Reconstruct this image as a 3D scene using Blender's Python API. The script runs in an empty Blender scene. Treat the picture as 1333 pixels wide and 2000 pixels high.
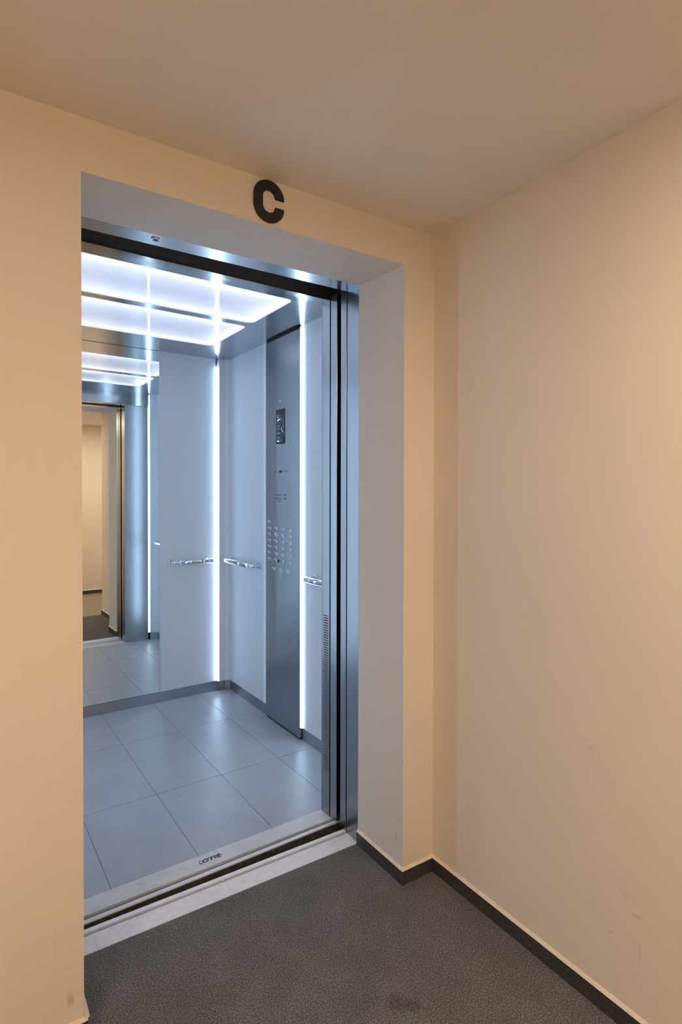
import bpy, bmesh, math, random
from mathutils import Vector, Matrix
random.seed(4)
S = bpy.context.scene
COL = S.collection

# ------------------------------------------------------------------ camera
cd = bpy.data.cameras.new('camera')
cam = bpy.data.objects.new('camera', cd)
COL.objects.link(cam)
cd.sensor_fit = 'VERTICAL'
cd.sensor_height = 36.0
cd.lens = 1098.4885 / 2000 * 36.0
cd.shift_y = -(1000 - 978.0497) / 2000
cd.clip_start = 0.01
Rv = Vector((0.83675523, -0.5475741, 0.00181292))
Uv = Vector((0.00513006, 0.01114989, 0.99992468))
Fv = Vector((0.54755307, 0.83668291, -0.01213882))
cam.matrix_world = Matrix(((Rv.x, Uv.x, -Fv.x, -1.35636895),
                           (Rv.y, Uv.y, -Fv.y, -1.47647144),
                           (Rv.z, Uv.z, -Fv.z, 1.33025584),
                           (0, 0, 0, 1)))
S.camera = cam

# ------------------------------------------------------------------ world, exposure, light levels
w = bpy.data.worlds.new('world')
S.world = w
w.use_nodes = True
w.node_tree.nodes['Background'].inputs['Color'].default_value = (0.02, 0.017, 0.014, 1)
w.node_tree.nodes['Background'].inputs['Strength'].default_value = 0.0
S.view_settings.view_transform = 'Standard'
S.view_settings.look = 'None'
S.view_settings.exposure = 0.0
S.view_settings.gamma = 1.0
S.view_settings.use_curve_mapping = False
S.cycles.max_bounces = 16
S.cycles.diffuse_bounces = 10
S.cycles.glossy_bounces = 10
S.cycles.sample_clamp_indirect = 6.0
S.cycles.caustics_reflective = True

LOBBY_LAMP = 162.0            # warm ceiling lamps of the corridor
LOBBY_COL = (1.0, 0.81, 0.65)
STRIP = 20.0                  # cool light strips inside the lift car
STRIP_COL = (0.55, 0.755, 1.0)
PANEL = 0.27                  # luminous ceiling trays of the lift car
PANEL_EDGE = 1.15
PANEL_COL = (0.78, 0.80, 1.0)

# ------------------------------------------------------------------ dimensions
H = 2.232                     # lobby ceiling
XL, XN = -1.1364, -0.136      # door recess sides
ZN, ZJ = 2.1023, 2.1147       # recess soffit height at the wall face and at the steel frame
YJ1, YJ2 = 0.2666, 0.345      # steel door frame depth
YE = -0.845                   # end of the right wall
YB = -2.281                   # far wall of the corridor
PV = Vector((XN, 0.523, 0.0)) # origin of the lift car's own axes
TH = math.radians(1.65)
CARM = Matrix.Translation(PV) @ Matrix.Rotation(TH, 4, 'Z')
I4 = Matrix.Identity(4)
# car-local
CR, CL, CB, CF = 0.281, -1.281, 1.626, 0.012   # right, left, back, front faces
CZ = 2.235

# ------------------------------------------------------------------ material helpers
def mat(name):
    m = bpy.data.materials.new(name)
    m.use_nodes = True
    nt = m.node_tree
    return m, nt, nt.nodes['Principled BSDF']

def N(nt, kind, **kw):
    n = nt.nodes.new(kind)
    for k, v in kw.items():
        setattr(n, k, v)
    return n

def L(nt, a, b):
    nt.links.new(a, b)

def coords(nt, scale=(1, 1, 1)):
    t = N(nt, 'ShaderNodeNewGeometry')
    mp = N(nt, 'ShaderNodeMapping')
    mp.inputs['Scale'].default_value = scale
    L(nt, t.outputs['Position'], mp.inputs['Vector'])
    return mp.outputs['Vector']

def noise(nt, vec, scale, detail=3.0, rough=0.5):
    n = N(nt, 'ShaderNodeTexNoise')
    n.inputs['Scale'].default_value = scale
    n.inputs['Detail'].default_value = detail
    n.inputs['Roughness'].default_value = rough
    L(nt, vec, n.inputs['Vector'])
    return n.outputs['Fac']

def ramp(nt, fac, stops):
    r = N(nt, 'ShaderNodeValToRGB')
    el = r.color_ramp.elements
    while len(el) < len(stops):
        el.new(0.5)
    for e, (p, c) in zip(el, stops):
        e.position = p
        e.color = (c[0], c[1], c[2], 1)
    L(nt, fac, r.inputs['Fac'])
    return r.outputs['Color']

def bump(nt, b, h, strength, dist):
    n = N(nt, 'ShaderNodeBump')
    n.inputs['Strength'].default_value = strength
    n.inputs['Distance'].default_value = dist
    L(nt, h, n.inputs['Height'])
    L(nt, n.outputs['Normal'], b.inputs['Normal'])

def m_math(nt, op, a, b=None, clamp=False):
    n = N(nt, 'ShaderNodeMath', operation=op, use_clamp=clamp)
    for i, v in enumerate((a, b)):
        if v is None:
            continue
        if isinstance(v, (int, float)):
            n.inputs[i].default_value = v
        else:
            L(nt, v, n.inputs[i])
    return n.outputs[0]

def paint(name, col, spots=(), rough=0.75):
    """matt emulsion with roller texture, faint patchiness and a few real scuffs/stains:
    spots = (centre, radius xyz, darkness)"""
    m, nt, b = mat(name)
    v = coords(nt)
    big = noise(nt, v, 1.3, 4)
    c = ramp(nt, big, [(0.3, [x * 0.955 for x in col]), (0.7, [min(1, x * 1.03) for x in col])])
    geo = N(nt, 'ShaderNodeNewGeometry')
    warp = noise(nt, v, 22, 3)
    tot = None
    for (p, r, k) in spots:
        s = N(nt, 'ShaderNodeVectorMath', operation='SUBTRACT')
        L(nt, geo.outputs['Position'], s.inputs[0])
        s.inputs[1].default_value = p
        d = N(nt, 'ShaderNodeVectorMath', operation='DIVIDE')
        L(nt, s.outputs[0], d.inputs[0])
        d.inputs[1].default_value = r
        ln = N(nt, 'ShaderNodeVectorMath', operation='LENGTH')
        L(nt, d.outputs[0], ln.inputs[0])
        e = m_math(nt, 'SUBTRACT', m_math(nt, 'ADD', 0.55, warp), ln.outputs['Value'], True)
        e = m_math(nt, 'MULTIPLY', m_math(nt, 'MULTIPLY', e, 1.6, True), k * 0.75)
        tot = e if tot is None else m_math(nt, 'ADD', tot, e, True)
    if tot is not None:
        mx = N(nt, 'ShaderNodeMixRGB', blend_type='MIX')
        L(nt, tot, mx.inputs[0])
        L(nt, c, mx.inputs[1])
        mx.inputs[2].default_value = (0.16, 0.13, 0.11, 1)
        c = mx.outputs[0]
    L(nt, c, b.inputs['Base Color'])
    b.inputs['Roughness'].default_value = rough
    b.inputs['Specular IOR Level'].default_value = 0.25
    bump(nt, b, noise(nt, v, 260, 3), 0.12, 0.0012)
    return m

def steel(name, col=(0.52, 0.54, 0.57), rough=0.26, grain=(3, 3, 240), amount=0.04, aniso=0.0):
    """brushed stainless steel; grain = noise scale per axis, low along the brushing;
    aniso stretches highlights across the brushing"""
    m, nt, b = mat(name)
    smudge = noise(nt, coords(nt), 2.5, 3, 0.5)
    c = ramp(nt, smudge, [(0.3, [x * 0.97 for x in col]), (0.7, [min(1, x * 1.02) for x in col])])
    L(nt, c, b.inputs['Base Color'])
    b.inputs['Metallic'].default_value = 1.0
    r = m_math(nt, 'ADD', rough, m_math(nt, 'MULTIPLY', m_math(nt, 'SUBTRACT', smudge, 0.5), 0.025))
    L(nt, r, b.inputs['Roughness'])
    if aniso:
        t = N(nt, 'ShaderNodeTangent', direction_type='RADIAL', axis='Z')
        L(nt, t.outputs[0], b.inputs['Tangent'])
        b.inputs['Anisotropic'].default_value = aniso
        b.inputs['Anisotropic Rotation'].default_value = 0.25
    return m

def plain(name, col, rough=0.5, metallic=0.0, spec=0.5, em=None, ems=0.0):
    m, nt, b = mat(name)
    v = coords(nt)
    n1 = noise(nt, v, 40, 3)
    c = ramp(nt, n1, [(0.3, [x * 0.94 for x in col]), (0.7, [min(1, x * 1.05) for x in col])])
    L(nt, c, b.inputs['Base Color'])
    b.inputs['Roughness'].default_value = rough
    b.inputs['Metallic'].default_value = metallic
    b.inputs['Specular IOR Level'].default_value = spec
    if em:
        b.inputs['Emission Color'].default_value = (*em, 1)
        b.inputs['Emission Strength'].default_value = ems
    return m

WALLC = (0.78, 0.70, 0.585)
M = {}
M['wall'] = paint('cream_wall_paint', WALLC, [
    ((-1.166, 0, 0.112), (0.012, 0.05, 0.024), 0.45),
    ((-1.20, 0, 0.26), (0.004, 0.05, 0.05), 0.12),
    ((-1.185, 0, 0.19), (0.06, 0.05, 0.003), 0.10),
    ((0, -0.606, 0.665), (0.05, 0.012, 0.004), 0.22),
    ((0, -0.612, 0.64), (0.05, 0.003, 0.012), 0.12),
    ((0, -0.70, 0.33), (0.05, 0.02, 0.014), 0.10),
    ((0, -0.73, 0.296), (0.05, 0.018, 0.006), 0.20),
    ((0, -0.74, 0.21), (0.05, 0.004, 0.03), 0.14),
    ((0, -0.665, 0.213), (0.05, 0.008, 0.004), 0.25),
    ((0, -0.17, 0.21), (0.05, 0.004, 0.012), 0.3),
    ((0, -0.18, 1.68), (0.05, 0.018, 0.018), 0.12),
])
M['reveal'] = paint('recess_wall_paint', (0.74, 0.69, 0.62), [
    ((XN, 0.035, 0.14), (0.05, 0.006, 0.018), 0.35),
    ((XN, 0.02, 0.21), (0.05, 0.004, 0.012), 0.28),
    ((XN, 0.11, 0.245), (0.05, 0.03, 0.004), 0.16),
    ((XN, 0.235, 0.235), (0.05, 0.006, 0.012), 0.30),
    ((XN, 0.215, 0.60), (0.05, 0.018, 0.003), 0.28),
    ((XN, 0.222, 0.52), (0.05, 0.012, 0.006), 0.18),
    ((XN, 0.004, 0.42), (0.05, 0.003, 0.010), 0.8),
])
M['ceiling'] = paint('ceiling_paint', (0.78, 0.73, 0.66))
M['caulk'] = plain('cream_skirting_seal', (0.76, 0.66, 0.52), 0.6)

# carpet
m, nt, b = mat('charcoal_carpet')
v = coords(nt)
n1 = noise(nt, v, 250, 6, 0.8)
n2 = noise(nt, v, 6, 4, 0.6)
c1 = ramp(nt, n1, [(0.38, (0.05, 0.049, 0.049)), (0.50, (0.125, 0.121, 0.120)), (0.64, (0.34, 0.33, 0.32))])
c2 = ramp(nt, n2, [(0.3, (0.82, 0.82, 0.82)), (0.7, (1.1, 1.1, 1.1))])
mx = N(nt, 'ShaderNodeMixRGB', blend_type='MULTIPLY')
mx.inputs[0].default_value = 1
L(nt, c1, mx.inputs[1]); L(nt, c2, mx.inputs[2])
# two worn stains in the pile
geo = N(nt, 'ShaderNodeNewGeometry')
cc = mx.outputs[0]
for p, r in (((-0.435, -0.34, 0), 0.022), ((-0.405, -0.37, 0), 0.016), ((0.0, -0.49, 0), 0.012)):
    dn = N(nt, 'ShaderNodeVectorMath', operation='DISTANCE')
    L(nt, geo.outputs['Position'], dn.inputs[0]); dn.inputs[1].default_value = p
    f = m_math(nt, 'MULTIPLY', m_math(nt, 'SUBTRACT', 1.6, m_math(nt, 'DIVIDE', dn.outputs['Value'], r), True), 0.45)
    k = N(nt, 'ShaderNodeMixRGB', blend_type='MULTIPLY')
    L(nt, f, k.inputs[0]); L(nt, cc, k.inputs[1]); k.inputs[2].default_value = (0.3, 0.28, 0.26, 1)
    cc = k.outputs[0]
L(nt, cc, b.inputs['Base Color'])
b.inputs['Roughness'].default_value = 0.95
b.inputs['Specular IOR Level'].default_value = 0.1
bump(nt, b, n1, 0.4, 0.002)
M['carpet'] = m

# corridor floor beyond the carpet
m, nt, b = mat('beige_stone_floor')
v = coords(nt)
br = N(nt, 'ShaderNodeTexBrick')
br.offset = 0.0
br.inputs['Scale'].default_value = 1.0
br.inputs['Brick Width'].default_value = 0.6
br.inputs['Row Height'].default_value = 0.6
br.inputs['Mortar Size'].default_value = 0.002
br.inputs['Color1'].default_value = (0.24, 0.20, 0.15, 1)
br.inputs['Color2'].default_value = (0.25, 0.21, 0.155, 1)
br.inputs['Mortar'].default_value = (0.14, 0.12, 0.10, 1)
L(nt, v, br.inputs['Vector'])
L(nt, br.outputs['Color'], b.inputs['Base Color'])
b.inputs['Roughness'].default_value = 0.45
M['stone'] = m

# dark granite skirting
m, nt, b = mat('dark_granite_skirting')
v = coords(nt)
c = ramp(nt, noise(nt, v, 120, 4, 0.7), [(0.35, (0.028, 0.027, 0.027)), (0.6, (0.06, 0.058, 0.056)), (0.75, (0.12, 0.115, 0.11))])
L(nt, c, b.inputs['Base Color'])
b.inputs['Roughness'].default_value = 0.5
M['granite'] = m

M['steel_h'] = steel('brushed_steel_horizontal', (0.38, 0.40, 0.425), grain=(3, 3, 160), rough=0.28, aniso=0.7)
M['steel_jamb'] = steel('brushed_steel_door_frame', (0.31, 0.325, 0.345), rough=0.26, aniso=0.55)
M['steel_transom'] = steel('brushed_steel_transom', (0.40, 0.42, 0.44), rough=0.16, aniso=0.6)
M['steel_v'] = steel('brushed_steel_vertical', (0.50, 0.53, 0.57), grain=(260, 260, 3), rough=0.28)
M['steel_cop'] = steel('brushed_steel_control_panel', (0.36, 0.385, 0.42), grain=(3, 3, 160), rough=0.27, aniso=0.7)
M['steel_soffit'] = steel('brushed_steel_soffit', (0.55, 0.57, 0.60), grain=(3, 160, 160), rough=0.22)
M['steel_ceiling'] = steel('polished_steel_ceiling_tray', (0.52, 0.55, 0.60), grain=(8, 8, 8), rough=0.16, amount=0.02)
M['steel_skirt'] = steel('steel_skirting', (0.40, 0.425, 0.46), grain=(3, 3, 160), rough=0.22, aniso=0.6)
M['chrome'] = plain('polished_chrome', (0.72, 0.75, 0.79), 0.07, metallic=1.0)
M['black'] = plain('black_gap_fill', (0.012, 0.011, 0.010), 0.7)  # flat black for backings, and for shade drawn into narrow gaps
M['shaft'] = plain('dark_brown_track_cover', (0.34, 0.225, 0.16), 0.6)
M['letter'] = plain('matt_black_acrylic', (0.012, 0.011, 0.011), 0.35)
M['mark'] = plain('engraved_dark_mark', (0.02, 0.03, 0.045), 0.5)
M['dot'] = plain('white_braille_dot', (0.62, 0.68, 0.75), 0.35)
M['dot_yellow'] = plain('pale_yellow_button_mark', (0.75, 0.74, 0.42), 0.35)
M['display'] = plain('black_display_glass', (0.008, 0.014, 0.028), 0.03, spec=0.8)
M['display_screen'] = plain('blue_grey_display_screen', (0.04, 0.06, 0.09), 0.03, spec=0.8)
M['vent'] = plain('dark_slot', (0.11, 0.115, 0.125), 0.5)

# laminate wall panels of the car
m, nt, b = mat('grey_laminate_panel')
v = coords(nt, (3, 3, 1))
c = ramp(nt, noise(nt, v, 1.0, 4), [(0.3, (0.61, 0.645, 0.685)), (0.7, (0.62, 0.655, 0.695))])
L(nt, c, b.inputs['Base Color'])
b.inputs['Roughness'].default_value = 0.6
b.inputs['Specular IOR Level'].default_value = 0.3
M['laminate'] = m
M['panel_edge'] = plain('pale_aluminium_edge', (0.66, 0.71, 0.78), 0.3, metallic=0.7)

M['pale_edge'] = plain('pale_grey_panel_edge', (0.82, 0.86, 0.90), 0.35)
# mirror
m, nt, b = mat('mirror_glass')
v = coords(nt)
c = ramp(nt, noise(nt, v, 2, 2), [(0.3, (0.83, 0.86, 0.83)), (0.7, (0.85, 0.88, 0.85))])
L(nt, c, b.inputs['Base Color'])
b.inputs['Metallic'].default_value = 1.0
b.inputs['Roughness'].default_value = 0.012
M['mirror'] = m

# car floor tiles, car-local layout through object coordinates
m, nt, b = mat('grey_porcelain_tile')
tc = N(nt, 'ShaderNodeTexCoord')
v = tc.outputs['Object']
n1 = noise(nt, v, 5, 6, 0.6)
n2 = noise(nt, v, 60, 3, 0.6)
c = ramp(nt, n1, [(0.3, (0.29, 0.30, 0.325)), (0.7, (0.34, 0.35, 0.372))])
L(nt, c, b.inputs['Base Color'])
r = m_math(nt, 'ADD', 0.29, m_math(nt, 'MULTIPLY', n1, 0.18))
L(nt, r, b.inputs['Roughness'])
bump(nt, b, n2, 0.10, 0.0006)
M['tile'] = m
M['grout'] = plain('dark_tile_joint', (0.13, 0.14, 0.155), 0.8)

# ribbed sill aluminium
m, nt, b = mat('scuffed_aluminium_sill')
v = coords(nt)
n1 = noise(nt, coords(nt, (9, 22, 60)), 1.0, 3, 0.5)
n2 = noise(nt, v, 14, 4, 0.7)
c = ramp(nt, n1, [(0.3, (0.60, 0.605, 0.62)), (0.7, (0.68, 0.685, 0.70))])
d = ramp(nt, n2, [(0.28, (0.70, 0.62, 0.55)), (0.40, (1, 1, 1)), (1.0, (1, 1, 1))])
k = N(nt, 'ShaderNodeMixRGB', blend_type='MULTIPLY')
k.inputs[0].default_value = 0.6
L(nt, c, k.inputs[1]); L(nt, d, k.inputs[2])
L(nt, k.outputs[0], b.inputs['Base Color'])
b.inputs['Metallic'].default_value = 0.25
b.inputs['Roughness'].default_value = 0.45
M['sill'] = m
m, nt, b = mat('dusty_track_groove')
v = coords(nt)
c = ramp(nt, noise(nt, v, 60, 5, 0.7), [(0.35, (0.018, 0.015, 0.012)), (0.6, (0.06, 0.048, 0.034)), (0.75, (0.22, 0.17, 0.10))])
L(nt, c, b.inputs['Base Color'])
b.inputs['Roughness'].default_value = 0.9
M['groove'] = m

M['sill_pale'] = plain('pale_aluminium_sill', (0.76, 0.775, 0.82), 0.5, metallic=0.1)  # lighter even tone than the car sill
# light strip
m, nt, b = mat('cool_white_light_strip')
c = ramp(nt, noise(nt, coords(nt), 30, 2), [(0.3, [x * 0.98 for x in STRIP_COL]), (0.7, STRIP_COL)])
b.inputs['Base Color'].default_value = (0.8, 0.85, 0.9, 1)
L(nt, c, b.inputs['Emission Color'])
b.inputs['Emission Strength'].default_value = STRIP
M['strip'] = m

# warm lamp
m, nt, b = mat('warm_lamp_diffuser')
c = ramp(nt, noise(nt, coords(nt), 30, 2), [(0.3, [x * 0.98 for x in LOBBY_COL]), (0.7, LOBBY_COL)])
L(nt, c, b.inputs['Emission Color'])
b.inputs['Emission Strength'].default_value = LOBBY_LAMP
M['lamp'] = m

def tray_material(name, hx, hy):
    """edge-lit acrylic: the light sources run round the rim of the tray, so it glows
    brightest along its border; object origin is the tray's centre"""
    m, nt, b = mat(name)
    tc = N(nt, 'ShaderNodeTexCoord')
    sp = N(nt, 'ShaderNodeSeparateXYZ')
    L(nt, tc.outputs['Object'], sp.inputs[0])
    dx = m_math(nt, 'SUBTRACT', hx, m_math(nt, 'ABSOLUTE', sp.outputs[0]))
    dy = m_math(nt, 'SUBTRACT', hy, m_math(nt, 'ABSOLUTE', sp.outputs[1]))
    d = m_math(nt, 'MINIMUM', dx, dy)
    e = m_math(nt, 'POWER', 2.718, m_math(nt, 'MULTIPLY', d, -13.0))
    st = m_math(nt, 'ADD', PANEL, m_math(nt, 'MULTIPLY', e, PANEL_EDGE))
    b.inputs['Base Color'].default_value = (0.75, 0.78, 0.84, 1)
    b.inputs['Emission Color'].default_value = (*PANEL_COL, 1)
    L(nt, st, b.inputs['Emission Strength'])
    b.inputs['Roughness'].default_value = 0.045
    b.inputs['Specular IOR Level'].default_value = 0.28
    return m

# ------------------------------------------------------------------ mesh helpers
def box(bm, a, c):
    x0, x1 = sorted((a[0], c[0])); y0, y1 = sorted((a[1], c[1])); z0, z1 = sorted((a[2], c[2]))
    v = [bm.verts.new(p) for p in ((x0, y0, z0), (x1, y0, z0), (x1, y1, z0), (x0, y1, z0),
                                   (x0, y0, z1), (x1, y0, z1), (x1, y1, z1), (x0, y1, z1))]
    for f in ((0, 3, 2, 1), (4, 5, 6, 7), (0, 1, 5, 4), (1, 2, 6, 5), (2, 3, 7, 6), (3, 0, 4, 7)):
        bm.faces.new([v[i] for i in f])
    return bm

def bx(*pairs):
    bm = bmesh.new()
    for a, c in pairs:
        box(bm, a, c)
    return bm

def prism(pts, axis, a, b_, bm=None):
    """extrude a closed 2-D outline along axis ('x','y','z') from a to b_"""
    bm = bm or bmesh.new()
    def P(p, t):
        return {'x': (t, p[0], p[1]), 'y': (p[0], t, p[1]), 'z': (p[0], p[1], t)}[axis]
    lo = [bm.verts.new(P(p, a)) for p in pts]
    hi = [bm.verts.new(P(p, b_)) for p in pts]
    bm.faces.new(lo); bm.faces.new(hi[::-1])
    n = len(pts)
    for i in range(n):
        j = (i + 1) % n
        bm.faces.new((lo[j], lo[i], hi[i], hi[j]))
    bmesh.ops.recalc_face_normals(bm, faces=bm.faces)
    return bm

def cyl(bm, p, q, r0, r1=None, n=20, caps=True):
    p, q = Vector(p), Vector(q)
    r1 = r0 if r1 is None else r1
    d = (q - p).normalized()
    u = d.orthogonal().normalized(); v = d.cross(u)
    A = [bm.verts.new(p + (u * math.cos(t) + v * math.sin(t)) * r0) for t in [2 * math.pi * i / n for i in range(n)]]
    B = [bm.verts.new(q + (u * math.cos(t) + v * math.sin(t)) * r1) for t in [2 * math.pi * i / n for i in range(n)]]
    for i in range(n):
        j = (i + 1) % n
        f = bm.faces.new((A[i], A[j], B[j], B[i])); f.smooth = True
    if caps:
        bm.faces.new(A[::-1]); bm.faces.new(B)
    return bm

def sweep(bm, pts, rad, n=20):
    """tube through points with radii, rounded by its radii, closed ends"""
    pts = [Vector(p) for p in pts]
    rings = []
    u = None
    for i, p in enumerate(pts):
        t = (pts[min(i + 1, len(pts) - 1)] - pts[max(i - 1, 0)]).normalized()
        u = t.orthogonal().normalized() if u is None else (u - t * u.dot(t)).normalized()
        v = t.cross(u)
        r = rad[i] if isinstance(rad, (list, tuple)) else rad
        rings.append([bm.verts.new(p + (u * math.cos(a) + v * math.sin(a)) * r) for a in [2 * math.pi * k / n for k in range(n)]])
    for A, B in zip(rings, rings[1:]):
        for i in range(n):
            j = (i + 1) % n
            f = bm.faces.new((A[i], A[j], B[j], B[i])); f.smooth = True
    bm.faces.new(rings[0][::-1]); bm.faces.new(rings[-1])
    return bm

def bevel(bm, w_, seg=2):
    bmesh.ops.bevel(bm, geom=bm.edges[:], offset=w_, segments=seg, affect='EDGES', profile=0.5)
    return bm

def tag(o, label=None, cat=None, group=None, kind=None):
    if label: o['label'] = label
    if cat: o['category'] = cat
    if group: o['group'] = group
    if kind: o['kind'] = kind
    return o

def obj(name, bm, m, parent=None, car=False, origin=None):
    """link a bmesh given in world (or car) coordinates as one mesh object"""
    origin = Vector(origin) if origin is not None else Vector((0, 0, 0))
    off = origin
    if parent is not None:
        off = Vector(parent['_o']) + origin
    bmesh.ops.recalc_face_normals(bm, faces=bm.faces)
    bmesh.ops.translate(bm, verts=bm.verts, vec=-off)
    me = bpy.data.meshes.new(name)
    bm.to_mesh(me); bm.free()
    me.materials.append(m)
    o = bpy.data.objects.new(name, me)
    COL.objects.link(o)
    o['_o'] = tuple(off)
    if parent is not None:
        o.parent = parent
        o.location = origin
    else:
        B = CARM if car else I4
        o.matrix_world = B @ Matrix.Translation(off)
    return o

def thing(name, label, cat, base, group=None, car=False):
    o = bpy.data.objects.new(name, None)
    COL.objects.link(o)
    o.empty_display_size = 0.05
    o['_o'] = tuple(base)
    o.matrix_world = (CARM if car else I4) @ Matrix.Translation(Vector(base))
    return tag(o, label, cat, group)

def struct(name, bm, m, parent=None):
    return tag(obj(name, bm, m, parent), kind='structure') if parent is None else obj(name, bm, m, parent)

# ------------------------------------------------------------------ room shell
X0, X1 = -3.2, 3.0
struct('floor', bx(((X0, -0.83, -0.05), (0.0, YJ1 - 0.001, 0.0))), M['carpet'])
struct('floor', bx(((X0, YB, -0.05), (X1, -0.832, -0.001))), M['stone'])
struct('ceiling', bx(((X0, YB, H), (X1, 0.30, H + 0.1))), M['ceiling'])
# wall with the lift opening: left part, right part, lintel
bm = bx(((X0, 0, 0), (XL, YJ1, H)), ((XN, 0, 0), (0.35, YJ1, H)))
prism([(0, ZN), (YJ1, ZJ), (YJ1, H), (0, H)], 'x', XL, XN, bm)
wf = struct('wall_front', bm, M['wall'])
# paint of the recess faces (sides and sloping soffit)
wf.data.materials.append(M['reveal'])
for p in wf.data.polygons:
    n, c = p.normal, p.center
    if (abs(n.x) > 0.9 and (abs(c.x - XN) < 1e-3 or abs(c.x - XL) < 1e-3)) or (n.z < -0.9 and c.z > 2):
        p.material_index = 1
struct('wall_right', bx(((0, YE, 0), (X1, 0, H))), M['wall'])
struct('wall_back', bx(((X0, YB - 0.1, 0), (X1, YB, H))), M['wall'])
struct('wall_left', bx(((X0 - 0.1, YB, 0), (X0, YJ1, H))), M['wall'])
struct('wall_right', bx(((X1, YB, 0), (X1 + 0.1, YE, H))), M['wall'])

# skirtings: granite tile with a cream seal sloping back to the wall
T, HB, HS = 0.008, 0.0477, 0.0555
def skirting(name, p, q, nrm, ext0=0, ext1=0):
    """p,q = wall line ends on the floor, nrm = outward normal"""
    p, q, nrm = Vector((*p, 0)), Vector((*q, 0)), Vector((*nrm, 0))
    d = (q - p).normalized()
    p = p - d * ext0; q = q + d * ext1
    def quad(z0, z1, t_top):
        bm = bmesh.new()
        pts = []
        for e in (p, q):
            pts.append([e + Vector((0, 0, z0)), e + nrm * T + Vector((0, 0, z0)),
                        e + nrm * t_top + Vector((0, 0, z1)), e + Vector((0, 0, z1))])
        A = [bm.verts.new(v) for v in pts[0]]; B = [bm.verts.new(v) for v in pts[1]]
        bm.faces.new(A); bm.faces.new(B[::-1])
        for i in range(4):
            j = (i + 1) % 4
            bm.faces.new((A[i], A[j], B[j], B[i]))
        return bm
    a = tag(obj(name, quad(0.0, HB, T), M['granite']), kind='structure')
    bm = quad(HB, HS, 0.0015)
    s = obj('seal_strip', bm, M['caulk'], a)
    return a
skirting('baseboard_front', (X0, 0), (XL, 0), (0, -1), 0, T)
skirting('baseboard_front', (XN, 0), (0, 0), (0, -1), T, -T - 0.0007)
skirting('baseboard_recess', (XN, -0.0), (XN, YJ1 - 0.001), (-1, 0), -0.0002, 0)
skirting('baseboard_recess', (XL, -0.0), (XL, YJ1 - 0.001), (1, 0), -0.0002, 0)
skirting('baseboard_right', (0, 0), (0, YE), (-1, 0), 0, T)
skirting('baseboard_right', (0, YE), (X1, YE), (0, -1), -0.0002, -T - 0.0007)
skirting('baseboard_back', (X0, YB), (X1, YB), (0, 1))
# the flaring corner of paint and seal at the foot of the left recess edge
bm = bmesh.new()
for y in (-0.004, 0.03):
    for p in ((XL, 0.115), (XL + 0.003, 0.095), (XL + 0.0125, 0.052), (XL, 0.052)):
        bm.verts.new((p[0], y, p[1]))
bm.verts.ensure_lookup_table()
vv = bm.verts
bm.faces.new(vv[0:4]); bm.faces.new(vv[4:8][::-1])
for i in range(4):
    j = (i + 1) % 4
    bm.faces.new((vv[i], vv[j], vv[4 + j], vv[4 + i]))
struct('trim_1', bm, M['reveal'])

# ------------------------------------------------------------------ corridor ceiling lamps (warm)
def disc(bm, c, r, n=40, up=False):
    vs = [bm.verts.new((c[0] + r * math.cos(2 * math.pi * i / n), c[1] + r * math.sin(2 * math.pi * i / n), c[2])) for i in range(n)]
    bm.faces.new(vs)
    return bm
def ring(bm, c, r0, r1, h, n=40):
    loops = []
    for (r, z) in ((r0, 0), (r1, 0), (r1, -h), (r0, -h * 1.0)):
        loops.append([bm.verts.new((c[0] + r * math.cos(2 * math.pi * i / n), c[1] + r * math.sin(2 * math.pi * i / n), c[2] + z)) for i in range(n)])
    for a in range(4):
        A, B = loops[a], loops[(a + 1) % 4]
        for i in range(n):
            j = (i + 1) % n
            bm.faces.new((A[i], A[j], B[j], B[i]))
    return bm
M['white_trim'] = plain('white_lamp_ring', (0.75, 0.74, 0.72), 0.4)
for (x, y, lb) in ((-2.35, -1.75, 'round warm white ceiling lamp at the far left of the corridor'),
                   (-0.50, -1.62, 'round warm white ceiling lamp of the corridor facing the lift door'),
                   (1.2, -1.60, 'round warm white ceiling lamp of the corridor right of the recess wall')):
    t = thing('ceiling_lamp', lb, 'lamp', (x, y, H), 'ceiling lamps of the corridor')
    obj('ring', ring(bmesh.new(), (x, y, H), 0.11, 0.132, 0.012), M['white_trim'], t)
    obj('diffuser', cyl(bmesh.new(), (x, y, H), (x, y, H - 0.008), 0.1095, n=40), M['lamp'], t)

# ------------------------------------------------------------------ letter C above the recess
def rrect(x0, x1, z0, z1, r, seg=8):
    pts = []
    for (cx, cz, a0) in ((x1 - r, z1 - r, 0), (x0 + r, z1 - r, 90), (x0 + r, z0 + r, 180), (x1 - r, z0 + r, 270)):
        for k in range(seg + 1):
            a = math.radians(a0 + 90 * k / seg)
            pts.append((cx + r * math.cos(a), cz + r * math.sin(a)))
    return pts
cx0, cx1, cz0, cz1 = -0.6895, -0.5935, 2.108, 2.2285
sw = 0.0285
def arc(cx, cz, r, a0, a1, n=14):
    return [(cx + r * math.cos(math.radians(a0 + (a1 - a0) * k / n)), cz + r * math.sin(math.radians(a0 + (a1 - a0) * k / n))) for k in range(n + 1)]
mx_ = (cx0 + cx1) / 2
ro = (cx1 - cx0) / 2
ri = ro - sw
zt, zb = cz1 - ro, cz0 + ro
gap = 0.0135
zc_ = (cz0 + cz1) / 2
outer = [(cx1, zc_ + gap + 0.002)] + arc(mx_, zt, ro, 0, 180) + arc(mx_, zb, ro, 180, 360) + [(cx1, zc_ - gap - 0.002)]
inner = [(cx1 - sw, zc_ - gap)] + arc(mx_, zb, ri, 0, -180) + arc(mx_, zt, ri, 180, 0) + [(cx1 - sw, zc_ + gap)]
strip_o = arc(mx_, zt, ro, 0, 180) + arc(mx_, zb, ro, 180, 360)
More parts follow.
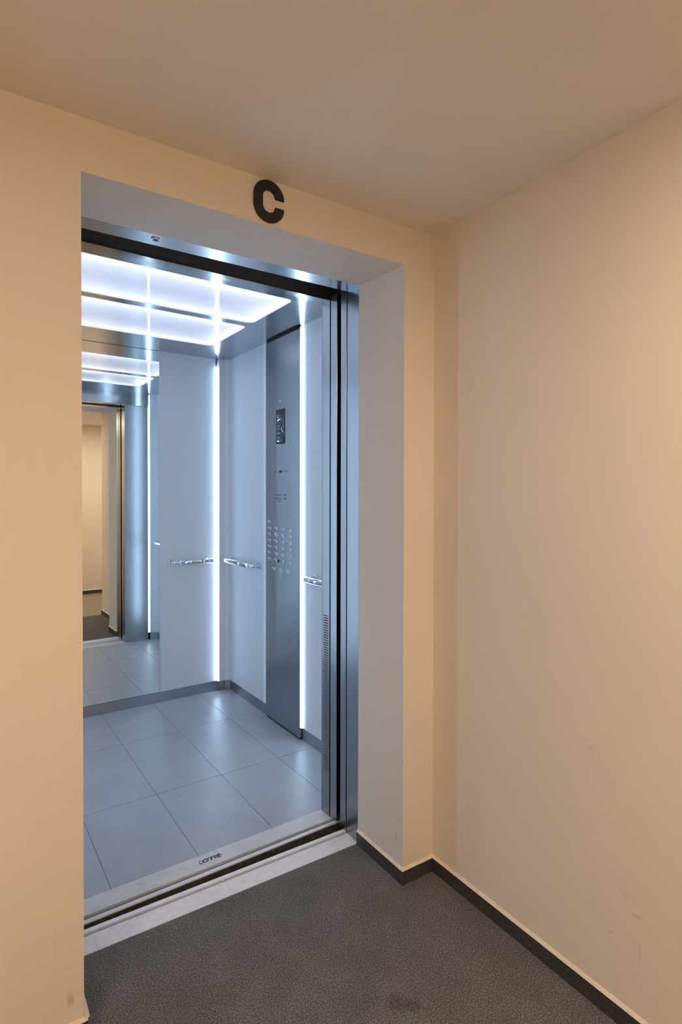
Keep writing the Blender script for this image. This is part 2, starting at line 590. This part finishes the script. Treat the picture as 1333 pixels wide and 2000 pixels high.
strip_i = arc(mx_, zt, ri, 0, 180) + arc(mx_, zb, ri, 180, 360)
strip_o = [(cx1, zc_ + gap)] + strip_o + [(cx1, zc_ - gap)]
strip_i = [(cx1 - sw, zc_ + gap)] + strip_i + [(cx1 - sw, zc_ - gap)]
bm = bmesh.new()
LY = []
for y in (-0.0005, -0.006):
    LY.append(([bm.verts.new((p[0], y, p[1])) for p in strip_o], [bm.verts.new((p[0], y, p[1])) for p in strip_i]))
n = len(strip_o)
for i in range(n - 1):
    for (O, Iq) in LY:
        bm.faces.new((O[i], O[i + 1], Iq[i + 1], Iq[i]))
    bm.faces.new((LY[0][0][i], LY[0][0][i + 1], LY[1][0][i + 1], LY[1][0][i]))
    bm.faces.new((LY[0][1][i], LY[0][1][i + 1], LY[1][1][i + 1], LY[1][1][i]))
for i in (0, n - 1):
    bm.faces.new((LY[0][0][i], LY[0][1][i], LY[1][1][i], LY[1][0][i]))
bmesh.ops.remove_doubles(bm, verts=bm.verts, dist=1e-6)
tag(obj('letter_sign', bm, M['letter']), 'large matt black capital letter C on the wall above the lift opening', 'sign')

# ------------------------------------------------------------------ landing door frame (steel)
fr = thing('lift_door_frame', 'brushed steel door frame lining the lift opening inside the plaster recess', 'door frame', ((XL + XN) / 2, (YJ1 + YJ2) / 2, 0))
obj('jamb', bevel(bx(((XN, YJ1, 0), (XN + 0.14, YJ2, ZJ + 0.02))), 0.001, 1), M['steel_jamb'], fr)
obj('jamb', bevel(bx(((XL - 0.14, YJ1, 0), (XL, YJ2, ZJ + 0.02))), 0.001, 1), M['steel_jamb'], fr)
obj('header', bevel(bx(((XL - 0.14, YJ1, ZJ + 0.001), (XN + 0.14, YJ2, ZJ + 0.14))), 0.001, 1), M['steel_soffit'], fr)
lk = obj('release_lock', ring(bmesh.new(), (-0.881, 0.299, ZJ + 0.002), 0.0085, 0.014, 0.004, 28), M['chrome'], fr)
obj('lock_core', cyl(bmesh.new(), (-0.881, 0.299, ZJ + 0.002), (-0.881, 0.299, ZJ - 0.001), 0.0083, n=24), M['letter'], lk)

# dark door track cover seen up in the gap between landing and car
tag(obj('track_cover', bx(((XL - 0.14, YJ2 + 0.001, ZJ + 0.06), (XN + 0.14, YJ2 + 0.002, ZJ + 0.14)),
                          ((XL - 0.14, YJ2 + 0.002, ZJ + 0.13), (XN + 0.14, 0.455, ZJ + 0.14))), M['shaft']),
    'dark brown door track cover up in the gap above the landing door', 'cover')

# stowed landing door leaves
def leaf(x0, x1, label, y1=0.392):
    t = thing('landing_door_leaf', label, 'door', ((x0 + x1) / 2, 0.373, 0), 'landing door leaves')
    obj('leaf_panel', bevel(bx(((x0, 0.352, 0.006), (x1, y1, ZJ + 0.03))), 0.0015, 2), M['steel_jamb'], t)
    return t
leaf(XN + 0.0005, XN + 0.50, 'brushed steel landing door leaf slid open into the right side of the doorway')
leaf(XL - 0.50, XL - 0.0005, 'brushed steel landing door leaf slid open into the left side of the doorway', 0.376)

# ------------------------------------------------------------------ sills
def ribbed(x0, x1, y0, y1, z, nr, bm=None):
    """flat bar with nr grooves running along x"""
    bm = bm or bmesh.new()
    pts = [(y0, z - 0.03), (y1, z - 0.03), (y1, z)]
    p = (y1 - y0) / nr
    for i in range(nr):
        y = y1 - i * p
        pts += [(y - p * 0.64, z), (y - p * 0.70, z - 0.0022), (y - p * 0.94, z - 0.0022), (y - p, z)]
    return prism(pts, 'x', x0, x1, bm)
t = thing('landing_sill', 'ribbed aluminium landing sill between the carpet and the lift gap', 'sill', ((XL + XN) / 2, 0.31, 0))
obj('tread', ribbed(XL - 0.12, XN + 0.12, 0.2666, 0.3405, 0.001, 9), M['sill_pale'], t)
obj('lip', bevel(bx(((XL - 0.12, 0.3555, -0.03), (XN + 0.12, 0.3725, 0.001))), 0.0015, 2), M['sill_pale'], t)
obj('track_groove', bx(((XL - 0.12, 0.3405, -0.03), (XN + 0.12, 0.3555, -0.009))), M['groove'], t)

def text_mesh(body, size, mtx, name, m, parent=None, extrude=0.0006, shear=0.0, space=1.0, offset=0.0, origin=None, car=True):
    cu = bpy.data.curves.new(name, 'FONT')
    cu.body = body; cu.size = size; cu.extrude = extrude; cu.shear = shear
    cu.space_character = space; cu.offset = offset
    cu.align_x = 'CENTER'; cu.align_y = 'CENTER'
    to = bpy.data.objects.new(name, cu)
    me = bpy.data.meshes.new_from_object(to)
    bpy.data.objects.remove(to)
    me.transform(mtx)
    bm = bmesh.new(); bm.from_mesh(me)
    return obj(name, bm, m, parent, car=car)

# ------------------------------------------------------------------ lift car
car = thing('lift_car', 'grey panelled lift car interior with tiled floor seen through the open doorway', 'lift car', (-0.5, 0.8, 0), car=True)
SK = 0.0645    # skirting height
# floor: joints slab + tiles with real joints, one mesh each
obj('floor_joints', bx(((CL, CF - 0.0, -0.03), (CR + 0.004, CB + 0.004, -0.0012))), M['grout'], car)
xs = [CL, -1.1435, -0.8385, -0.5335, -0.2285, 0.0765, CR + 0.003]
ys = [CF + 0.001, 0.531, 1.131, CB + 0.003]
bm = bmesh.new()
g = 0.0011
for i in range(len(xs) - 1):
    for j in range(len(ys) - 1):
        box(bm, (xs[i] + (g if i else 0), ys[j] + (g if j else 0), -0.02),
            (xs[i + 1] - (g if i < len(xs) - 2 else 0), ys[j + 1] - (g if j < len(ys) - 2 else 0), 0))
obj('floor_tiles', bm, M['tile'], car)
# sill of the car
sl = obj('car_sill', ribbed(CL + 0.2, 0.06, -0.0655, CF, 0.001, 11), M['sill'], car)
obj('sill_lip', bevel(bx(((CL + 0.2, -0.099, -0.03), (0.06, -0.0815, 0.001))), 0.0015, 2), M['sill'], sl)
obj('sill_apron', bx(((CL + 0.2, -0.1000, -0.20), (0.06, -0.0993, -0.0035))), M['groove'], sl)
obj('track_groove', bx(((CL + 0.2, -0.0815, -0.03), (0.06, -0.0655, -0.009))), M['black'], sl)
# maker's lettering on the car sill: a pale raised pill with dark letters
mt = Matrix.Translation((-0.505, -0.026, 0.0013)) @ Matrix.Diagonal((1.25, 0.92, 1, 1))
text_mesh('OTIS', 0.0245, mt, 'sill_lettering', M['mark'], sl, 0.0005, 0.25, 1.05, 0.0012)
for sx in (-1, 1):
    bm = bmesh.new()
    pts = []
    for k in range(9):
        a = math.radians(-60 + 120 * k / 8)
        pts.append((-0.505 + sx * (0.022 + 0.020 * math.cos(a)), -0.026 + 0.0125 * math.sin(a), 0.0015))
    sweep(bm, pts, 0.0011, 8)
    obj('lettering_arc', bm, M['mark'], sl)

# front: returns, posts, transom
for sx, xa, xb in ((1, 0.0, 0.205), (-1, -1.0, -1.205)):
    obj('front_return', bevel(bx(((xa, CF - 0.004, 0), (xb, CF, 2.125))), 0.0008, 1), M['steel_jamb'], car)
    pb = obj('entrance_post', bevel(bx(((xa, -0.047, 0.0), (xa + sx * 0.03, CF - 0.0042, ZJ + 0.006))), 0.0008, 1), M['steel_jamb'], car)
    if sx == 1:
        bm = bmesh.new()
        z = 0.181
        while z < 0.832:
            box(bm, (-0.0008, -0.039, z), (0.001, -0.0045, z + 0.0052))
            z += 0.0102
        obj('vent_slots', bm, M['vent'], pb)
obj('transom', bevel(bx(((-1.205, -0.05, ZJ + 0.003), (0.205, 0.030, CZ))), 0.001, 1), M['steel_transom'], car)

# rear wall
obj('rear_panel', bevel(bx(((-0.182, CB, SK), (0.1943, CB + 0.018, CZ))), 0.0012, 2), M['laminate'], car)
obj('rear_panel', bevel(bx(((-0.818, CB, SK), (-1.1943, CB + 0.018, CZ))), 0.0012, 2), M['laminate'], car)
obj('rear_backing', bx(((CL - 0.03, CB + 0.0185, -0.02), (CR + 0.03, CB + 0.03, CZ + 0.02))), M['black'], car)
obj('rear_skirting', bx(((-1.2165, CB + 0.001, 0), (0.2165, CB + 0.012, SK - 0.001))), M['steel_skirt'], car)
# right wall
obj('side_panel', bevel(bx(((CR, 1.093, SK), (CR + 0.018, 1.589, CZ))), 0.0012, 2), M['laminate'], car)
obj('panel_edge_strip', bevel(bx(((CR - 0.0015, 1.064, SK), (CR + 0.012, 1.092, CZ))), 0.0008, 1), M['pale_edge'], car)
obj('side_panel', bevel(bx(((CR, 0.046, SK), (CR + 0.018, 0.586, CZ))), 0.0012, 2), M['laminate'], car)
obj('side_panel', bevel(bx(((CR, 0.5875, SK), (CR + 0.018, 1.0625, CZ))), 0.0012, 2), M['laminate'], car)
obj('side_skirting', bx(((CR + 0.001, 0.046, 0), (CR + 0.012, 1.589, SK - 0.001))), M['steel_skirt'], car)
obj('side_backing', bx(((CR + 0.0185, -0.03, -0.02), (CR + 0.03, CB + 0.03, CZ + 0.02))), M['black'], car)
# left wall
obj('side_panel', bevel(bx(((CL, 0.046, SK), (CL - 0.018, 0.81, CZ))), 0.0012, 2), M['laminate'], car)
obj('side_panel', bevel(bx(((CL, 0.8115, SK), (CL - 0.018, 1.589, CZ))), 0.0012, 2), M['laminate'], car)
obj('side_skirting', bx(((CL - 0.001, 0.046, 0), (CL - 0.012, 1.589, SK - 0.001))), M['steel_skirt'], car)
obj('side_backing', bx(((CL - 0.0185, -0.03, -0.02), (CL - 0.03, CB + 0.03, CZ + 0.02))), M['black'], car)
# chamfered corner columns with their own little steel skirting
def corner(sx, sy):
    xw = CR if sx > 0 else CL
    yw = CB if sy > 0 else CF
    pr, xo = (0.0190, 0.0713) if sy > 0 else (0.007, 0.064)
    o1 = [(xw - sx * xo, yw - sy * pr), (xw - sx * 0.031, yw - sy * 0.0215), (xw, yw - sy * 0.036)]
    back = [(xw + sx * 0.018, yw - sy * 0.036), (xw + sx * 0.018, yw + sy * 0.018), (xw - sx * xo, yw + sy * 0.018)]
    if sy < 0:
        back = [(xw + sx * 0.018, yw + 0.036), (xw + sx * 0.018, yw - 0.004), (xw - sx * 0.064, yw - 0.004)]
    obj('corner_column', prism(o1 + back, 'z', SK, CZ), M['laminate'], car)
    o2 = [(p[0] + sx * 0.0008, p[1] + sy * 0.0008) for p in o1]
    obj('corner_skirting', prism(o2 + back, 'z', 0, SK - 0.001), M['steel_skirt'], car)
for sx in (1, -1):
    for sy in (1, -1):
        corner(sx, sy)

# ceiling: two steel trays with rounded openings
def frame_with_hole(x0, x1, y0, y1, hx0, hx1, hy0, hy1, r, z0, z1):
    bm = bmesh.new()
    seg = 6
    inner = rrect(hx0, hx1, hy0, hy1, r, seg)   # ccw from +x+y corner
    outc = [(x1, y1), (x0, y1), (x0, y0), (x1, y0)]
    for z, flip in ((z0, False), (z1, True)):
        I = [bm.verts.new((p[0], p[1], z)) for p in inner]
        O = [bm.verts.new((p[0], p[1], z)) for p in outc]
        m_ = seg + 1
        for c in range(4):
            arcv = I[c * m_:(c + 1) * m_]
            for k in range(seg):
                bm.faces.new((O[c], arcv[k], arcv[k + 1]))
            nx = I[((c + 1) % 4) * m_]
            bm.faces.new((O[c], arcv[-1], nx, O[(c + 1) % 4]))
        if z == z0: I0, O0 = I, O
    for A, B in ((I0, I), (O0, O)):
        for i in range(len(A)):
            j = (i + 1) % len(A)
            bm.faces.new((A[i], A[j], B[j], B[i]))
    return bm
trays = ((0.030, 0.7945, 0.325, 0.764), (0.7965, CB + 0.001, 0.827, 1.322))
HX0, HX1 = -1.045, 0.045
labels = ('cool white luminous ceiling panel nearest the lift doorway', 'cool white luminous ceiling panel nearest the mirror')
for (y0, y1, h0, h1), lb in zip(trays, labels):
    obj('ceiling_tray', frame_with_hole(CL - 0.001, CR + 0.001, y0, y1, HX0, HX1, h0, h1, 0.035, CZ - 0.003, CZ + 0.012), M['steel_ceiling'], car)
    hx, hy = (HX1 - HX0) / 2 + 0.004, (h1 - h0) / 2 + 0.004
    cx, cy = (HX0 + HX1) / 2, (h0 + h1) / 2
    bm = prism(rrect(cx - hx, cx + hx, cy - hy, cy + hy, 0.035), 'z', CZ + 0.002, CZ + 0.010)
    bmesh.ops.translate(bm, verts=bm.verts, vec=(0, 0, 0))
    o = obj('ceiling_light_panel', bm, tray_material('edge_lit_acrylic', hx, hy), None, car=True, origin=(cx, cy, CZ + 0.002))
    tag(o, lb, 'ceiling light', 'luminous ceiling panels of the lift car')
obj('ceiling_backing', bx(((CL - 0.03, -0.05, CZ + 0.013), (CR + 0.03, CB + 0.03, CZ + 0.03))), M['black'], car)

# mirror
t = thing('mirror', 'tall frameless mirror on the rear wall of the lift car', 'mirror', (-0.5, CB, 0.07), car=True)
obj('glass', bevel(bx(((-0.8155, CB - 0.003, SK + 0.002), (-0.1845, CB + 0.001, CZ - 0.004))), 0.0006, 1), M['mirror'], t)
obj('edge_profile', bx(((-0.1843, CB - 0.004, SK), (-0.1825, CB + 0.002, CZ - 0.004))), M['panel_edge'], t)
obj('edge_profile', bx(((-0.8175, CB - 0.004, SK), (-0.8157, CB + 0.002, CZ - 0.004))), M['panel_edge'], t)

# light strips: slim convex diffusers
def strip(label, pts, z0, z1):
    t = thing('light_strip', label, 'light strip', (pts[0][0], pts[0][1], z0), 'vertical light strips of the lift car', car=True)
    obj('diffuser', prism(pts, 'z', z0, z1), M['strip'], t)
    c = (sum(p[0] for p in pts) / len(pts), sum(p[1] for p in pts) / len(pts))
    obj('end_cap', prism([((p[0] - c[0]) * 0.9 + c[0], (p[1] - c[1]) * 0.9 + c[1]) for p in pts], 'z', z0 - 0.0025, z0), M['panel_edge'], t)
    return t
def rear_strip(xa, xb, yf, sy):
    d_ = (xb - xa)
    return [(xa, yf + sy * 0.010), (xa, yf - sy * 0.002), (xa + d_ * 0.92, yf - sy * 0.0175),
            (xb, yf - sy * 0.0180), (xb, yf + sy * 0.010)]
strip('bright vertical light strip in the rear right corner of the lift car', rear_strip(0.1948, 0.2090, CB, 1), SK + 0.003, 2.179)
strip('bright vertical light strip in the rear left corner of the lift car', rear_strip(-1.1948, -1.2090, CB, 1), SK + 0.003, 2.179)
def front_strip(xa, xb):
    xm = (xa + xb) / 2
    return [(xa, CF - 0.003), (xa, CF + 0.001), (xm, CF + 0.005), (xb, CF + 0.007), (xb, CF - 0.003)]
strip('bright vertical light strip in the front right corner, seen only in the mirror', front_strip(0.2055, 0.2168), SK + 0.003, 2.22)
strip('bright vertical light strip in the front left corner of the lift car', front_strip(-1.2055, -1.2168), SK + 0.003, 2.22)
strip('bright vertical light strip along the front edge of the button panel',
      [(CR, 0.6415), (CR - 0.0105, 0.6415), (CR - 0.0105, 0.637), (CR - 0.006, 0.630), (CR - 0.001, 0.6275), (CR, 0.6275)], SK + 0.003, 2.226)

strip('added vertical fill light strip, out of view, part way along the left side wall of the lift car',
      [(CL, 0.650), (CL + 0.0065, 0.645), (CL + 0.0075, 0.634), (CL + 0.0065, 0.623), (CL, 0.618)], SK + 0.003, 2.226)  # added unseen source, brightens the car walls and the spill outside

# ------------------------------------------------------------------ control panel
XC = 0.2695
cop = thing('control_panel', 'tall brushed steel lift control panel with display and floor buttons', 'control panel', (XC, 0.835, 0), car=True)
obj('face_plate', bevel(bx(((XC, 0.643, 0.010), (CR - 0.001, 1.040, 2.218))), 0.0008, 1), M['steel_cop'], cop)
obj('gap_shade_fill', bx(((XC + 0.0035, 0.644, 2.2185), (CR - 0.001, 1.039, 2.2315))), M['black'], cop)  # black filler stands in for the shade above the plate
obj('foot_shade_fill', bx(((XC + 0.004, 0.646, 0.0), (CR - 0.001, 1.037, 0.0095))), M['black'], cop)  # dark box paints the shade under the raised plate
dp = obj('display', bevel(bx(((XC - 0.0015, 0.809, 1.611), (XC + 0.001, 0.913, 1.811))), 0.0006, 1), M['display'], cop)
pts = [(XC - 0.0010, 0.903), (XC - 0.0010, 0.819)]
for k in range(13):
    u_ = k / 12
    pts.append((XC - 0.0016 - 0.0011 * (1 - (2 * u_ - 1) ** 2), 0.819 + 0.084 * u_))
sc_ = prism(pts, 'z', 1.628, 1.783)
for f in sc_.faces:
    f.smooth = abs(f.normal.z) < 0.5
obj('screen', sc_, M['display_screen'], dp)
for z, wd in ((1.715, 0.02), (1.70, 0.012), (1.675, 0.03), (1.65, 0.02)):
    obj('screen_line', bx(((XC - 0.0030, 0.876 - wd / 2, z), (XC - 0.0018, 0.876 + wd / 2, z + 0.0022))), M['dot'], dp)
obj('microphone_hole', cyl(bmesh.new(), (XC - 0.0012, 0.868, 1.859), (XC + 0.001, 0.868, 1.859), 0.0065, n=20), M['dot'], cop)
# maker's lettering with a line on each side
Rm = Matrix(((0, 0, -1, XC - 0.0006), (-1, 0, 0, 0.862), (0, 1, 0, 1.456), (0, 0, 0, 1)))
text_mesh('OTIS', 0.017, Rm, 'panel_lettering', M['mark'], cop, 0.0004, 0.2, 1.0, 0.0006)
obj('lettering_line', bx(((XC - 0.0006, 0.902, 1.4555), (XC + 0.001, 0.940, 1.4575))), M['mark'], cop)
obj('lettering_line', bx(((XC - 0.0006, 0.772, 1.4555), (XC + 0.001, 0.822, 1.4575))), M['mark'], cop)
M['mark_soft'] = plain('grey_engraved_capacity_plate', (0.10, 0.13, 0.17), 0.5)
for z, segs in ((1.321, ((0.917, 0.875), (0.866, 0.845), (0.822, 0.797))), (1.300, ((0.920, 0.872), (0.868, 0.85), (0.822, 0.797))), (1.284, ((0.880, 0.856),))):
    for (a, c) in segs:
        obj('engraved_line', bx(((XC - 0.0005, a, z), (XC + 0.001, c, z + 0.006))), M['mark_soft'], cop)
# buttons: round steel push button with a bright braille dot beside it
M['button'] = steel('polished_button', (0.66, 0.70, 0.76), rough=0.2, grain=(20, 20, 20), amount=0.02)
def button(y, z, r=0.0105, dot=True, md=None, mb=None, ringd=False):
    b_ = obj('floor_button', cyl(bmesh.new(), (XC - 0.0028, y, z), (XC + 0.001, y, z), r * 0.92, r, 24), mb or M['button'], cop)
    if dot:
        obj('tactile_dot', cyl(bmesh.new(), (XC - 0.0022, y + 0.0245, z + 0.004), (XC + 0.001, y + 0.0245, z + 0.004), 0.0055, n=14), md or M['dot'], b_)
    obj('button_mark', bx(((XC - 0.0033, y - 0.0022, z - 0.003), (XC - 0.0026, y + 0.0022, z + 0.003))), md or M['dot'], b_)
    if ringd:
        bm = bmesh.new()
        n = 24
        pts = [(XC - 0.0022, y + 0.0155 * math.cos(a), z + 0.0155 * math.sin(a)) for a in [2 * math.pi * k / n for k in range(n + 1)]]
        sweep(bm, pts, 0.0014, 6)
        obj('button_ring', bm, M['dot'], b_)
    return b_
cols = (0.982, 0.902, 0.820, 0.739)
rows = (1.129, 1.093, 1.057, 1.020, 0.984, 0.948)
button(cols[0], 1.165)
for ci, y in enumerate(cols):
    for ri_, z in enumerate(rows):
        button(y, z, ringd=(ci == 1 and ri_ == 1))
obj('key_switch', cyl(bmesh.new(), (XC - 0.0035, 0.885, 0.946), (XC + 0.001, 0.885, 0.946), 0.0085, n=20), M['letter'], cop)
button(0.928, 0.896, 0.0115, md=M['dot_yellow'])
button(0.846, 0.896, 0.0115, ringd=True)
button(0.764, 0.896, 0.0115, ringd=True)
kb = obj('key_cylinder', cyl(bmesh.new(), (XC - 0.003, 0.845, 0.866), (XC + 0.001, 0.845, 0.866), 0.010, n=24), M['button'], cop)
obj('key_slot', bx(((XC - 0.0036, 0.843, 0.861), (XC - 0.0028, 0.847, 0.871))), M['mark'], kb)

# ------------------------------------------------------------------ handrails
def handrail(label, a, b_, nrm, z=0.888, off=0.05, fit_at_a=True):
    """a,b_ = rail ends on the wall line (car coords), nrm = direction into the car"""
    a, b_, nrm = Vector((*a, z)), Vector((*b_, z)), Vector((*nrm, 0))
    d = (b_ - a).normalized()
    t = thing('handrail', label, 'handrail', (a + b_) / 2, 'chrome handrails of the lift car', car=True)
    A, B = a + nrm * off, b_ + nrm * off
    # tube with domed end at b_, sleeve end at a
    r = 0.0155
    pts, rad = [A + d * 0.045], [r]
    pts.append(B - d * r); rad.append(r)
    for k in range(1, 7):
        an = math.radians(90 * k / 6)
        pts.append(B - d * r + d * r * math.sin(an)); rad.append(max(0.0006, r * math.cos(an)))
    obj('tube', sweep(bmesh.new(), pts, rad, 24), M['chrome'], t)
    # fitting at a: plate on the wall, neck, elbow ball, stepped sleeve
    fp = a + d * 0.0
    p = obj('mount', cyl(bmesh.new(), fp, fp + nrm * 0.007, 0.022, 0.020, 28), M['chrome'], t)
    bm = bmesh.new()
    path = [fp + nrm * 0.006, fp + nrm * 0.02]
    for k in range(1, 7):
        an = math.radians(90 * k / 6)
        path.append(fp + nrm * (0.02 + (off - 0.02) * math.sin(an)) + d * ((off - 0.02) * (1 - math.cos(an))))
    path.append(A + d * 0.036)
    sweep(bm, path, [0.011] * 2 + [0.0115] * 6 + [0.0115], 20)
    obj('neck', bm, M['chrome'], p)
    obj('sleeve', cyl(bmesh.new(), A + d * 0.034, A + d * 0.046, 0.0145, 0.0165, 24), M['chrome'], t)
    # mount at b_
    fq = b_ - d * 0.022
    q = obj('mount', cyl(bmesh.new(), fq, fq + nrm * 0.006, 0.020, 0.018, 28), M['chrome'], t)
    obj('neck', cyl(bmesh.new(), fq + nrm * 0.005, fq + nrm * (off - 0.008), 0.009, n=20), M['chrome'], q)
    return t
handrail('short chrome handrail on the rear panel right of the mirror', (-0.112, CB), (0.160, CB), (0, -1))
handrail('short chrome handrail on the side wall between the rear corner and the button panel', (CR, 1.150), (CR, 1.552), (-1, 0))
handrail('chrome handrail on the side wall between the button panel and the doorway', (CR, 0.115), (CR, 0.528), (-1, 0))
handrail('chrome handrail on the left side wall of the lift car', (CL, 1.50), (CL, 0.16), (1, 0))

# ------------------------------------------------------------------ car doors, slid open
def car_leaf(x0, x1, label):
    t = thing('car_door_leaf', label, 'door', ((x0 + x1) / 2, -0.076, 0), 'car door leaves', car=True)
    obj('leaf_panel', bevel(bx(((x0, -0.0985, 0.006), (x1, -0.0535, ZJ + 0.02))), 0.0015, 2), M['steel_jamb'], t)
car_leaf(0.0005, 0.50, 'brushed steel lift car door leaf slid open at the right behind the door frame')
car_leaf(-1.50, -1.0005, 'brushed steel lift car door leaf slid open at the left behind the door frame')

# shaft walls: stop the view past the stowed doors
struct('wall_shaft', bx(((XN + 0.145, YJ1 + 0.001, -0.05), (XN + 0.146, YJ2, H))), M['black'])
for o in list(bpy.data.objects):
    if '_o' in o:
        del o['_o']
